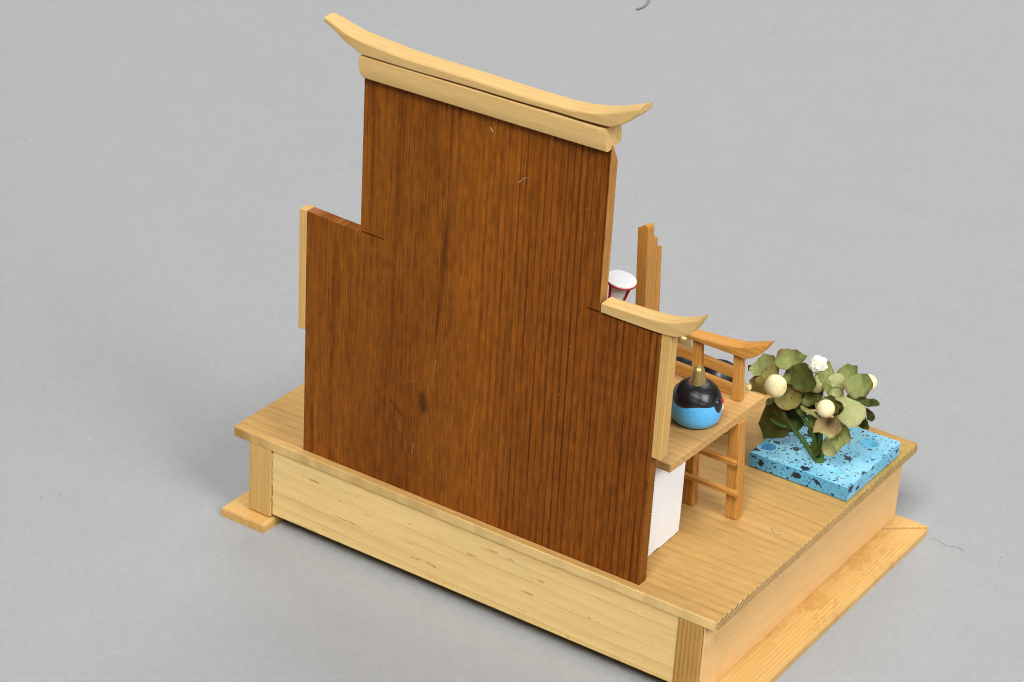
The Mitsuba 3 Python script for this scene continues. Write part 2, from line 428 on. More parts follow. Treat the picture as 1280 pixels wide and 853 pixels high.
def slab_color(p, n, uv):
    x, y, z = U(p)
    col = mix(mi.Color3f(.185, .49, .66), mi.Color3f(.25, .55, .70), smoothstep(.35, .65, fbm(x * 16, y * 16, z * 16)))
    # sides painted a stronger blue
    brush = fbm(x * 30, y * 30, z * 90)
    side = dr.maximum(smoothstep(sy0_ + .0004, sy0_ - .0002, y), smoothstep(sx1_ - .0004, sx1_ + .0002, x) * .30)
    col = mix(col, mi.Color3f(.036, .30, .55) * (.85 + .4 * brush), .8 * side)
    near, right = y < sy0_ + .0004, x > sx1_ - .0004
    a, b = dr.select(right, y + 3, x), dr.select(near | right, z + 7, y)
    w = 1.5 * (fbm(x * 260, y * 260, z * 260) - .5)
    v1, v2, vr = voronoi(a * 74, b * 74)
    k = (1 - smoothstep(.10, .16, v1 + .34 * w - .30 * (vr - .55))) * smoothstep(.50, .56, vr)
    v1, v2, vr = voronoi(a * 150 + 7, b * 150)
    k1 = (1 - smoothstep(.16, .24, v1 + .3 * w)) * smoothstep(.66, .70, vr)
    v1, v2, vr = voronoi(a * 21 + 3.3, b * 26 + 1.7)
    w2 = 1.6 * (fbm(x * 130, y * 130, z * 130) - .5)
    k2 = (1 - smoothstep(.14, .17, v1 + .36 * w2 - .42 * (vr - .74))) * smoothstep(.58, .62, vr)
    col = mix(col, mi.Color3f(.010, .016, .024), dr.clip(k + k1 + k2, 0, 1) * .97)
    # round dabs of stronger blue in the hollows, with a pale middle
    for cx, cy, r, c in ((1.295, .855, .021, (.10, .45, .66)), (1.1085, .682, .018, (.035, .24, .52)), (1.297, .684, .014, (.16, .50, .60))):
        d = dr.sqrt(dr.square(x - cx) + dr.square(y - cy)) + .008 * (fbm(x * 60, y * 60) - .5)
        col = mix(col, mi.Color3f(*c), .8 * (1 - smoothstep(r * .9, r * 1.1, d)))
    return dr.clip(col, 0, 1)


principled('speckled_blue', mikit.proc(slab_color), .5, .3)
scene['leaf_paint'] = {'type': 'twosided', 'bsdf': {'type': 'principled', 'base_color': {'type': 'mesh_attribute', 'name': 'vertex_color'}, 'roughness': .62, 'specular': .3}}
principled('stem_green', mikit.proc(lambda p, n, uv: mix((.035, .085, .014), (.075, .15, .03), noise(p.x * 1400, p.y * 1400, p.z * 1400))), .45, .45)
principled('berry_cream', mikit.proc(lambda p, n, uv: mix((.80, .72, .42), (.74, .60, .26), smoothstep(.4, .75, fbm(p.x * 420, p.y * 420, p.z * 420)))), .42, .4)
principled('berry_white', mikit.proc(lambda p, n, uv: mix((.82, .80, .70), (.72, .62, .36), smoothstep(.5, .8, fbm(p.x * 700, p.y * 700, p.z * 700)))), .45, .4)

# ------------------------------------------------------------------ the setting: grey paper
g = trimesh.Trimesh([[-9, -7, -Z0], [9, -7, -Z0], [9, 9, -Z0], [-9, 9, -Z0]], [[0, 1, 2], [0, 2, 3]], process=False)
add('ground', g, 'grey_paper')
tag('ground', 'smooth grey backdrop paper under the wooden model', kind='structure')

# ------------------------------------------------------------------ the base
B = 'display_base'
tag(B, 'pale wooden base with raised deck and foot mouldings carrying the whole model', 'base')
WD, TH = 1.3606, .0248


def rounded(poly, radii, k=6):
    """A polygon with its corners rounded."""
    out, n = [], len(poly)
    for i, r in enumerate(radii):
        p, a, b = (np.array(poly[j % n], float) for j in (i, i - 1, i + 1))
        da, db = (a - p) / np.linalg.norm(a - p), (b - p) / np.linalg.norm(b - p)
        for t in np.linspace(0, 1, k):
            q = p + da * r * (1 - t) ** 2 + db * r * t ** 2
            out.append(q)
    return out


def slabby(poly, z0, z1, b):
    """A flat convex board with rounded-over edges above and below."""
    c = m3.CrossSection([np.array(poly, float)])
    v = []
    for t in (0, 30, 60, 90):
        d = b * (1 - math.cos(math.radians(t)))
        e = b * (1 - math.sin(math.radians(t)))
        q = c.offset(-d - 1e-6, m3.JoinType.Miter).to_polygons()[0]
        v += [(*a, z1 - e) for a in q] + [(*a, z0 + e) for a in q]
    return hull(v)


# the deck: corners rounded at the left, edges eased
add(B + '__deck_board', slabby(rounded([(0, 0), (WD, 0), (WD, 1), (0, 1)], (.012, .004, .004, .012)), -TH, 0, .0018), 'deck_wood', 35)
add(B + '__back_board', box((.1215, 0.0045, -.2065), (1.2628, .052, -TH - .0004), .0015), 'pine_back', 20)
add(B + '__corner_post', box((.049, .0012, -.2178), (.119, .10, -TH - .0004), .005, .002), 'pine_upright', 25)
add(B + '__corner_post_001', box((1.2642, .0012, -.2178), (1.3275, .06, -TH - .0004), .003, .001), 'cedar_post', 25)
add(B + '__side_board', box((.05, .1003, -.2178), (.09, .985, -TH - .0004), .002), 'blond_crosswise', 20)
add(B + '__side_board_001', box((1.30, .0605, -.2178), (1.3325, .985, -TH - .0004), .002), 'blond_crosswise', 20)
add(B + '__side_board_002', box((1.3283, .0040, -.2178), (1.3325, .0602, -TH - .0004), .0012), 'blond_crosswise', 20)
add(B + '__front_board', box((.0904, .945, -.2178), (1.2996, .985, -TH - .0004), .002), 'pine_lengthwise', 20)


def strip(poly, z0, z1, b):
    c = m3.CrossSection([np.array(poly, float)])
    p = np.array(poly, float)
    q = np.array(c.offset(-b, m3.JoinType.Miter).to_polygons()[0])
    v = [(*a, z0) for a in p] + [(*a, z1 - b) for a in p] + [(*a, z1) for a in q] + [(*(a * .5 + p[np.argmin(((p - a) ** 2).sum(1))] * .5), z1 - b * .28) for a in q]
    return hull(v)


add(B + '__foot_moulding', strip([(-.0104, -.0314), (.1239, -.0314), (.1239, 1.0), (-.0104, 1.0)], -Z0 + .0004, -.2182, .006), 'moulding_wood', 25)
add(B + '__foot_moulding_001', strip([(1.26, -.0314), (1.419, -.0314), (1.4190, .9935), (1.26, .861)], -Z0 + .0004, -.2182, .009), 'moulding_wood', 25)
add(B + '__foot_moulding_002', strip([(1.26, .8652), (1.4183, .9972), (1.4140, 1.0), (1.1, 1.0), (1.1, .8637)], -Z0 + .0004, -.2184, .002), 'moulding_wood', 25)
# crumbs of dried glue in the joint beside the left corner post
gl = []
for i in range(26):
    s = trimesh.creation.icosphere(subdivisions=1, radius=1)
    s.apply_scale([.0016 + .002 * rng.random(), .0014, .002 + .006 * rng.random()])
    s.apply_translation([0.1203 + .003 * (rng.random() - .5), .0040, -.04 - .13 * rng.random() ** 1.8])
    gl.append(s)
add(B + '__glue_bead', trimesh.util.concatenate(gl), 'dried_glue', 40)

# ------------------------------------------------------------------ the tall stepped wall
G = 'stepped_wall'
tag(G, 'tall dark cedar wall with stepped shoulders and pale upturned roof beam', 'model wall')
YP, YB = .0206, .0505
XA, XB, X2, X3, H1 = .2012, .1478 + 1, .3537, .9920, .6316
kerf = .0035
outline = Polygon([(XA, 0.0004), (XB, 0.0004), (XB, H1), (X3, H1), (X3 - .032, H1 + .0005), (X3 - .032, H1 + kerf), (X3, H1 + kerf), (X3, 1.035), (X2, 1.035), (X2, H1 - .002),
                   (X2 + .066, H1 - .0036), (X2 + .066, H1 - .0036 - kerf * .7), (X2, H1 - .0055), (XA, H1)])
pm = plate(outline, YP, YB, .0011)
pm = m3.Manifold(m3.Mesh(np.asarray(pm.vertices, np.float32), np.asarray(pm.faces, np.uint32)))
for ny, nz, py, pz in ((1, .55, YB, .9760), (-1, .40, YP, 1.0020)):      # the top edge planed to a tongue for the lintel's groove
    l_ = math.hypot(ny, nz)
    pm = pm.trim_by_plane([0, -ny / l_, -nz / l_], -(ny * py + nz * pz) / l_)
add(G + '__back_panel', pm, 'cedar_panel', 20)
# grooved lintel straddling the panel's top edge: section in (y, z), a notch underneath
sec = []
for a in ((.0035, .0), (.0015, .008), (.001, .020), (.0020, .036), (.004, .0455), (.007, .0475), (.060, .0475), (.0635, .044), (.066, .034), (.0655, .016), (.063, .007), (.0585, .004), (.0515, .010), (.047, .024), (.0395, .034),
          (.033, .026), (.0265, .012), (.0195, .0005), (.012, -.002), (.007, -.0015)):
    sec.append(a)
sec = np.array(sec)
rings = []
for x, dz in np.c_[np.linspace(.350, .989, 24), np.linspace(1.0085, 1.0125, 24)]:
    e = .0008 * (meshkit.noise(np.array([x * 17, 1., 2.])) - .5)
    rings.append(np.c_[np.full(len(sec), x + 0 * sec[:, 1]), sec[:, 0] + e, sec[:, 1] + dz])
rings[0][:, 0] += np.interp(sec[:, 1], [-.002, .01, .035, .05], [.013, .004, -.001, .001])
rings[-1][:, 0] += np.interp(sec[:, 1], [-.002, .05], [.001, -.006])


def loft_poly(rings):
    t = loft(rings, caps=False)
    R = np.array(rings)
    n, m = R.shape[:2]
    tri = np.array(m3.triangulate([np.ascontiguousarray(R[0][:, 1:])]))
    v = np.vstack([R.reshape(-1, 3)])
    f = list(np.array(loft(rings).faces)[: 2 * (n - 1) * m])
    out = trimesh.Trimesh(v, np.vstack([f, tri, tri[:, ::-1] + (n - 1) * m]), process=False)
    trimesh.repair.fix_normals(out)
    return out


add(G + '__lintel', loft_poly(rings), 'pine_plain', 30)
ridge = [(.247, 1.1160), (.2649, 1.1115), (.2849, 1.1052), (.3237, 1.0945), (.362, 1.0893), (.4125, 1.0857), (.4619, 1.0820), (.55, 1.0808), (.63, 1.0800), (.783, 1.0785), (.873, 1.0792), (.9508, 1.0889), (.987, 1.0981), (1.017, 1.1091), (1.0590, 1.1258)]
under = [(.247, 1.1045), (.2649, 1.0985), (.301, 1.0805), (.3374, 1.0670), (.3566, 1.0595), (.4627, 1.0594), (.6308, 1.0618), (.7738, 1.0634), (.8737, 1.0650), (.9524, 1.0663), (.9895, 1.0677), (1.0194, 1.0806), (1.0590, 1.1145)]
add(G + '__roof_beam', curved_beam(ridge, under, .0030, .062, 70, .0042, .003, (.70, .92), seed=2), 'pine_plain', 22)
etop = [(.9995, .6598), (1.0509, .6612), (1.1055, .6627), (1.1495, .6667), (1.1783, .6727), (1.2066, .6822), (1.2377, .6985)]
ebot = [(.9995, .6372), (1.0781, .6358), (1.1523, .6362), (1.184, .6391), (1.2004, .6458), (1.2208, .661), (1.2377, .6950)]
add(G + '__eave_beam', curved_beam(etop, ebot, .0136, .057, 50, .0035, .001, (1, .8), seed=5), 'pine_plain', 28)
add(G + '__edge_strip', box((.1795, .0208, .324), (.2006, .0500, .6322), .0015, .001), 'pine_upright', 20)
add(G + '__edge_strip_001', box((1.1484, .0203, .331), (1.1725, .0515, .6364), .002, .001), 'pine_upright', 20)

# ------------------------------------------------------------------ low shelf on ladder legs, beside the wall
L = 'ladder_shelf'
tag(L, 'small cedar shelf on two legs joined by rungs beside the tall wall', 'shelf')
ZT, ZBt = .2755, .2555
sh = [(.93, .103), (1.1545, .104), (1.1660, .513), (.935, .515)]
add(L + '__board', strip(sh, ZBt, ZT, .0012), 'shelf_wood', 20)
add(L + '__leg', box((1.1532, .3952, .0003), (1.1835, .4285, ZBt - .0004), .003, .001, (-.066, 0)), 'cedar_upright', 20)
add(L + '__leg_001', box((1.0435, .3852, .0003), (1.0715, .4120, ZBt - .0004), .003, .001, (-.070, .02)), 'cedar_upright', 20)
add(L + '__rung', box((1.030, .3715, .0768), (1.1885, .3838, .0885), .0022, .001), 'cedar_lengthwise', 20)
add(L + '__rung_001', box((1.02, .3715, .1545), (1.1775, .3838, .1675), .0022, .001), 'cedar_lengthwise', 20)

# torii-like rail standing on the far end of the shelf
R_ = 'torii_rail'
tag(R_, 'tiny cedar gate with curved top beam standing on the shelf', 'model gate')
add(R_ + '__post', box((1.1122, .4475, ZT + .0003), (1.1338, .4680, .4005), .002, .001, (-.055, 0)), 'cedar_upright', 20)
add(R_ + '__post_001', box((1.0040, .4475, ZT + .0003), (1.0270, .4640, .4005), .002, .001, (-.06, 0)), 'cedar_upright', 20)
add(R_ + '__rail', hull([(x, y, z + (x - 1.02) * -.055) for x in (.905, 1.118) for y, z in ((.4645, .327), (.4645, .3475), (.4665, .3510), (.4760, .3510), (.4760, .327))]), 'cedar_lengthwise', 20)
add(R_ + '__rail_001', hull([(x, y, z + (x - 1.02) * -.04) for x in (.905, 1.118) for y, z in ((.4645, .2795), (.4645, .3020), (.4665, .3060), (.4760, .3060), (.4760, .2795))]), 'cedar_lengthwise', 20)
kt = [(.955, .4130), (.975, .412), (.9987, .4115), (1.0591, .4145), (1.1233, .4222), (1.1642, .4375), (1.1950, .4500)]
kb = [(.955, .3985), (.975, .3985), (.9986, .3985), (1.115, .3982), (1.1375, .3972), (1.1496, .4006), (1.1749, .4172), (1.1950, .4475)]
add(R_ + '__top_beam', curved_beam(kt, kb, .4325, .4765, 50, .0035, .001, (.7, .7), seed=9), 'cedar_lengthwise', 28)

# ------------------------------------------------------------------ white block under the shelf
wb = box((1.015, .0560, .0003), (1.1035, .2690, ZBt - .0004), .0018, .001, (.006, 0))
add('white_block', wb, 'white_paint', 20)
tag('white_block', 'white painted upright block under the near end of the small shelf', 'block')


# ------------------------------------------------------------------ egg-shaped dolls seen from behind
def placed(m, x, y, z, turn=0.0, tilt=0.0):
    m = m.copy()
    m.apply_transform(trimesh.transformations.rotation_matrix(tilt, [1, 0, 0]))
    m.apply_transform(trimesh.transformations.rotation_matrix(turn, [0, 0, 1]))
    m.apply_translation([x, y, z])
    return m


PROF = [(0.001, 0), (.034, 0), (.046, .004), (.0545, .014), (.0585, .027), (.0590, .040), (.0570, .054), (.0530, .066), (.0480, .077), (.0410, .087), (.0310, .095), (.018, .1005), (.001, .1025)]


def doll(key, x, y, z, robe, turn, label, hat=True, group=None, s=1.0):
    """Local -y is the doll's back: black hair falls over it; its white face looks to +y."""
    from scipy.interpolate import PchipInterpolator as PI_
    pr = np.array(PROF)
    tt = np.linspace(0, 1, len(pr))
    tq = np.linspace(0, 1, 30)
    pr = np.c_[PI_(tt, pr[:, 0])(tq), PI_(tt, pr[:, 1])(tq)]
    put = lambda m: placed(m.apply_scale(s), x, y, z, turn)
    add(key + '__robe', put(lathe(pr, 48, .012, 3)), robe, True)
    # hair: a thick shell over the upper body with an uneven hem, open round the face
    n, a = 64, np.linspace(0, 2 * np.pi, 64, endpoint=False)
    face = np.clip((np.cos(a - np.pi / 2) - .62) / .2, 0, 1)
    hem = .0600 + .0035 * np.sin(a * 2 + 2.6) + .0016 * np.sin(a * 5 + .4) + .024 * face
    outer, inner = [], []
    zz = pr[:, 1]
    rad = lambda q: np.interp(q, zz, pr[:, 0])
    for u in np.linspace(0, 1, 22):
        h = hem + (.1022 - hem) * u
        th = .0032 * min(1, u * 6 + .15)
        rr = np.maximum(rad(h), .0008) + th * (1 + .10 * np.sin(a * 9 + 20 * u) * (u < .8))
        outer.append(np.c_[rr * np.cos(a), rr * np.sin(a), h + th * .6 * u])
    rr = rad(hem) - .002
    outer.insert(0, np.c_[rr * np.cos(a), rr * np.sin(a), hem + .001])
    add(key + '__hair', put(loft(outer)), 'black_paint', True)
    e = trimesh.creation.icosphere(subdivisions=3)
    lock = e.copy(); lock.apply_scale([.0105, .0150, .0200])
    for sx in (-1, 1):
        m = placed(lock, .0520 * sx, .004, .0560, 0, .20)
        add(key + ('__side_lock' if sx < 0 else '__side_lock_001'), put(m), 'black_paint', True)
    fc = e.copy(); fc.apply_scale([.0270, .0150, .0200])
    add(key + '__face', put(placed(fc, 0, .0405, .0630)), 'skin_white', True)
    for sx in (-1, 1):
        c_ = e.copy(); c_.apply_scale([.0030, .0060, .0070])
        add(key + ('__collar' if sx < 0 else '__collar_001'), put(placed(c_, .0520 * sx, .0250, .0600)), 'red_paint', True)
    w_ = e.copy(); w_.apply_scale([.0585, .044, .0085])
    add(key + '__neck_band', put(placed(w_, 0, .0130, .0420)), 'skin_white', True)
    if hat:
        hp = [(.001, 0), (.0200, .0), (.0205, .004), (.0185, .012), (.0160, .019), (.0150, .028), (.0138, .036), (.0108, .0430), (.006, .0470), (.001, .0485)]
        m = lathe(hp, 32, .03, 5)
        m.apply_scale([.95, 1.10, 1])
        add(key + '__hat', put(placed(m, 0, -.003, .0955, 0, .03)), 'gold_paint', True)
    tag(key, label, 'figurine', group)


doll('egg_doll', 1.0955, .3090, ZT + .0003, 'blue_paint', -.05, 'egg shaped doll in blue with black hair and gold hat on the shelf')
doll('egg_doll_001', .782, .8150, .0003, 'red_paint', -.3, 'egg doll whose gold hat shows behind the shelf rail at left', s=1.33)
add('doll_stand', placed(lathe([(.001, 0), (.048, 0), (.050, .003), (.046, .010), (.040, .020), (.040, .076), (.045, .084), (.045, .088), (.001, .088)], 40), .918, .759, .0003), 'pine_upright', 30)
tag('doll_stand', 'turned wooden stand holding the white doll behind the shelf rail', 'stand')
doll('egg_doll_002', .918, .759, .0886, 'skin_white', .4, 'black haired white doll glimpsed through the gap of the shelf rail', hat=False, s=.84)

# ------------------------------------------------------------------ paper lantern on a leaning pole
K = 'paper_lantern'
tag(K, 'small white lantern with red rim showing behind the wall shoulder', 'lantern')
top, bot = np.array([.8797, .30, .569]), np.array([.8690, .30, .5075])
ax = (top - bot) / np.linalg.norm(top - bot)


def along(m):
    """From a local z axis to the lantern's leaning axis, foot at the shade's lower end."""
    m = m.copy()
    m.apply_transform(trimesh.geometry.align_vectors([0, 0, 1], ax))
    m.apply_translation(bot)
    return m


hgt = np.linalg.norm(top - bot)
R1 = .0355                                                      # lid
r0, r1 = .0200, .0315                                           # corner radii of the four-sided shade
ca = [math.radians(-57.6 + 45 + 90 * i) for i in range(4)]
q4 = lambda r, z: np.array([(r * math.cos(a), r * math.sin(a), z) for a in ca])
add(K + '__shade', along(hull(np.vstack([q4(r0 - .0015, .001), q4(r1 - .0015, hgt - .004)]))), 'lantern_paper')
add(K + '__lid', along(lathe([(.001, hgt - .0038), (R1 + .0005, hgt - .0038), (R1 + .0005, hgt + .0005), (R1 - .003, hgt + .0012), (.001, hgt + .0014)], 48, .03, 2)), 'lantern_paper', 30)
t_ = trimesh.creation.torus(R1 + .0003, .0024, 48, 10); t_.apply_translation([0, 0, hgt - .0045])
add(K + '__rim', along(t_), 'red_paint', True)
for i in range(4):
    add(K + ('__rib' if i == 0 else '__rib_%03d' % i), along(tube([q4(r0, .0)[i], q4(r1, hgt - .003)[i]], [.0026, .0030], 10)), 'red_paint', True)
    a_, b_ = q4(r0, .001)[i], q4(r0, .001)[(i + 1) % 4]
    add(K + ('__sill' if i == 0 else '__sill_%03d' % i), along(tube([a_, b_], [.0030, .0030], 10)), 'red_paint', True)
foot = bot - ax * (bot[2] - .012) / ax[2]
add(K + '__pole', tube([foot, bot + ax * .001], [.004, .004], 12), 'red_paint', True)
add(K + '__foot', placed(lathe([(.001, 0), (.034, 0), (.034, .006), (.028, .010), (.012, .013), (.006, .020), (.001, .020)], 40), foot[0], foot[1], .0004), 'black_paint', 30)

# ------------------------------------------------------------------ tall split post behind the wall
Q = 'split_post'
tag(Q, 'tall broken ended cedar post rising behind the right wall shoulder', 'post')


def broken(lo, hi, tops, lean, b=.002):
    """An upright strip whose upper end is split off unevenly: tops is a small grid of heights across x."""
    x0, y0, z0 = lo
    x1, y1 = hi
    n = len(tops)
    xs = np.linspace(x0, x1, n)
    v, f = [], []
    for z, rows in ((z0, None), (None, tops)):
        for y in (y0, y1):
            for i in range(n):
                zz = z0 if rows is None else rows[i] - (.004 if y == y1 else 0)
                v.append((xs[i] + lean * (zz - z0), y, zz))
    g = lambda l, y, i: l * 2 * n + y * n + i
    for i in range(n - 1):
        f += [[g(0, 0, i), g(0, 0, i + 1), g(1, 0, i + 1), g(1, 0, i)], [g(0, 1, i + 1), g(0, 1, i), g(1, 1, i), g(1, 1, i + 1)],
              [g(1, 0, i), g(1, 0, i + 1), g(1, 1, i + 1), g(1, 1, i)], [g(0, 0, i + 1), g(0, 0, i), g(0, 1, i), g(0, 1, i + 1)]]
    f += [[g(0, 1, 0), g(0, 0, 0), g(1, 0, 0), g(1, 1, 0)], [g(0, 0, n - 1), g(0, 1, n - 1), g(1, 1, n - 1), g(1, 0, n - 1)]]
    f = np.array(f)
    t = trimesh.Trimesh(np.array(v), np.vstack([f[:, [0, 1, 2]], f[:, [0, 2, 3]]]), process=False)
    trimesh.repair.fix_normals(t)
    return t


lean = -.05
add(Q + '__strip', broken((.7700, .60, .0003), (.7815, .6285), [.546, .547, .549, .548], lean), 'cedar_upright')
add(Q + '__strip_001', broken((.7822, .5985, .0003), (.7980, .6285), [.552, .5565, .5585, .5575, .552], lean), 'cedar_upright')
add(Q + '__strip_002', broken((.7740, .6290, .0003), (.7975, .6475), [.512, .515, .5165, .514], lean), 'cedar_upright')
add(Q + '__strip_003', broken((.7740, .6480, .0003), (.7975, .6690), [.480, .484, .4835, .486], lean), 'cedar_upright')

# ------------------------------------------------------------------ paper tree on its blue slab
P_ = 'paper_tree'
tag(P_, 'little tree with olive paper leaves and cream berries on a speckled blue slab', 'model tree')
sx0, sx1, sy0, sy1, sh_ = 1.0830, 1.3505, .6330, .9100, .0412
gx, gy = np.linspace(sx0 + .0015, sx1 - .0015, 90), np.linspace(sy0 + .0015, sy1 - .0015, 92)
X, Y = np.meshgrid(gx, gy, indexing='ij')
Z = np.full(X.shape, sh_) + .0006 * (meshkit.noise(np.stack([X * 40, Y * 40, X * 0], -1)) - .5)
for cx, cy, r, d in ((1.295, .855, .021, .0055), (1.1085, .682, .018, .0045), (1.297, .684, .014, .003)):
    q = np.hypot(X - cx, Y - cy) / r
    Z -= d * np.where(q < 1, (1 - q ** 2) ** 1.0 * (q < 1), 0)
    Z += .0012 * np.exp(-((q - 1.08) / .16) ** 2)
nx, ny = X.shape
per = [(i, 0) for i in range(nx)] + [(nx - 1, j) for j in range(1, ny)] + [(i, ny - 1) for i in range(nx - 2, -1, -1)] + [(0, j) for j in range(ny - 2, 0, -1)]
v = list(np.stack([X, Y, Z], -1).reshape(-1, 3))
idx = lambda i, j: i * ny + j
f = []
for i in range(nx - 1):
    for j in range(ny - 1):
        f += [[idx(i, j), idx(i + 1, j), idx(i + 1, j + 1)], [idx(i, j), idx(i + 1, j + 1), idx(i, j + 1)]]
ctr = np.array([(sx0 + sx1) / 2, (sy0 + sy1) / 2])
prev = [idx(*q) for q in per]
for grow, z in ((.0015, sh_ - .0015), (.0015, .0042), (-.0020, .0034), (-.0020, .0003)):
    cur = []
    for i, j in per:
        p = np.array([X[i, j], Y[i, j]])
        o = np.array([-1 if i == 0 else 1 if i == nx - 1 else 0, -1 if j == 0 else 1 if j == ny - 1 else 0])
        v.append(np.array([*(p + o * grow), z])); cur.append(len(v) - 1)
    for a in range(len(per)):
        b = (a + 1) % len(per)
        f += [[prev[a], cur[a], cur[b]], [prev[a], cur[b], prev[b]]]
    prev = cur
v.append(np.array([*ctr, .0003]))
f += [[prev[(a + 1) % len(prev)], prev[a], len(v) - 1] for a in range(len(prev))]
slab = trimesh.Trimesh(np.array(v), f, process=False)
if slab.volume < 0: slab.invert()
add(P_ + '__slab', slab, 'speckled_blue', 35)

TINT = [((.055, .080, .014), (.095, .115, .025)), ((.165, .215, .062), (.230, .250, .092)), ((.200, .180, .045), (.255, .215, .065)), ((.30, .335, .150), (.36, .355, .180)), ((.285, .290, .120), (.35, .295, .14)), ((.09, .03, .022), (.07, .02, .02))]
EXTRA = [((1.150, .735, .195), .030, (.0, -.8, .5), .2, 0), ((1.190, .735, .185), .028, (-.2, -.9, .3), .2, 0), ((1.250, .755, .175), .030, (-.1, -.9, .2), .2, 0),
         ((1.285, .765, .205), .028, (.2, -.7, .5), .2, 0), ((1.110, .720, .190), .028, (-.2, -.8, .4), .2, 2), ((1.240, .790, .235), .030, (.2, -.6, .8), .2, 1),
         ((1.225, .700, .195), .020, (.2, -.7, .6), -.2, 1), ((1.215, .690, .150), .022, (-.4, -.8, .2), .2, 0), ((1.150, .735, .115), .034, (-.3, -.9, .2), .2, 0), ((1.205, .735, .100), .026, (-.1, -.9, .2), .2, 0), ((1.120, .715, .145), .028, (-.2, -.9, .2), .2, 0),
         ((1.135, .705, .235), .022, (.1, -.7, .7), .2, 1), ((1.200, .715, .235), .022, (.1, -.7, .7), -.2, 3), ((1.250, .720, .215), .022, (.2, -.7, .6), .2, 1), ((1.180, .700, .170), .024, (-.2, -.8, .4), .2, 0), ((1.285, .725, .190), .024, (.1, -.7, .6), .2, 0), ((1.085, .700, .215), .024, (-.1, -.7, .6), .2, 2)]
EDGE = np.array([.17, .075, .035])
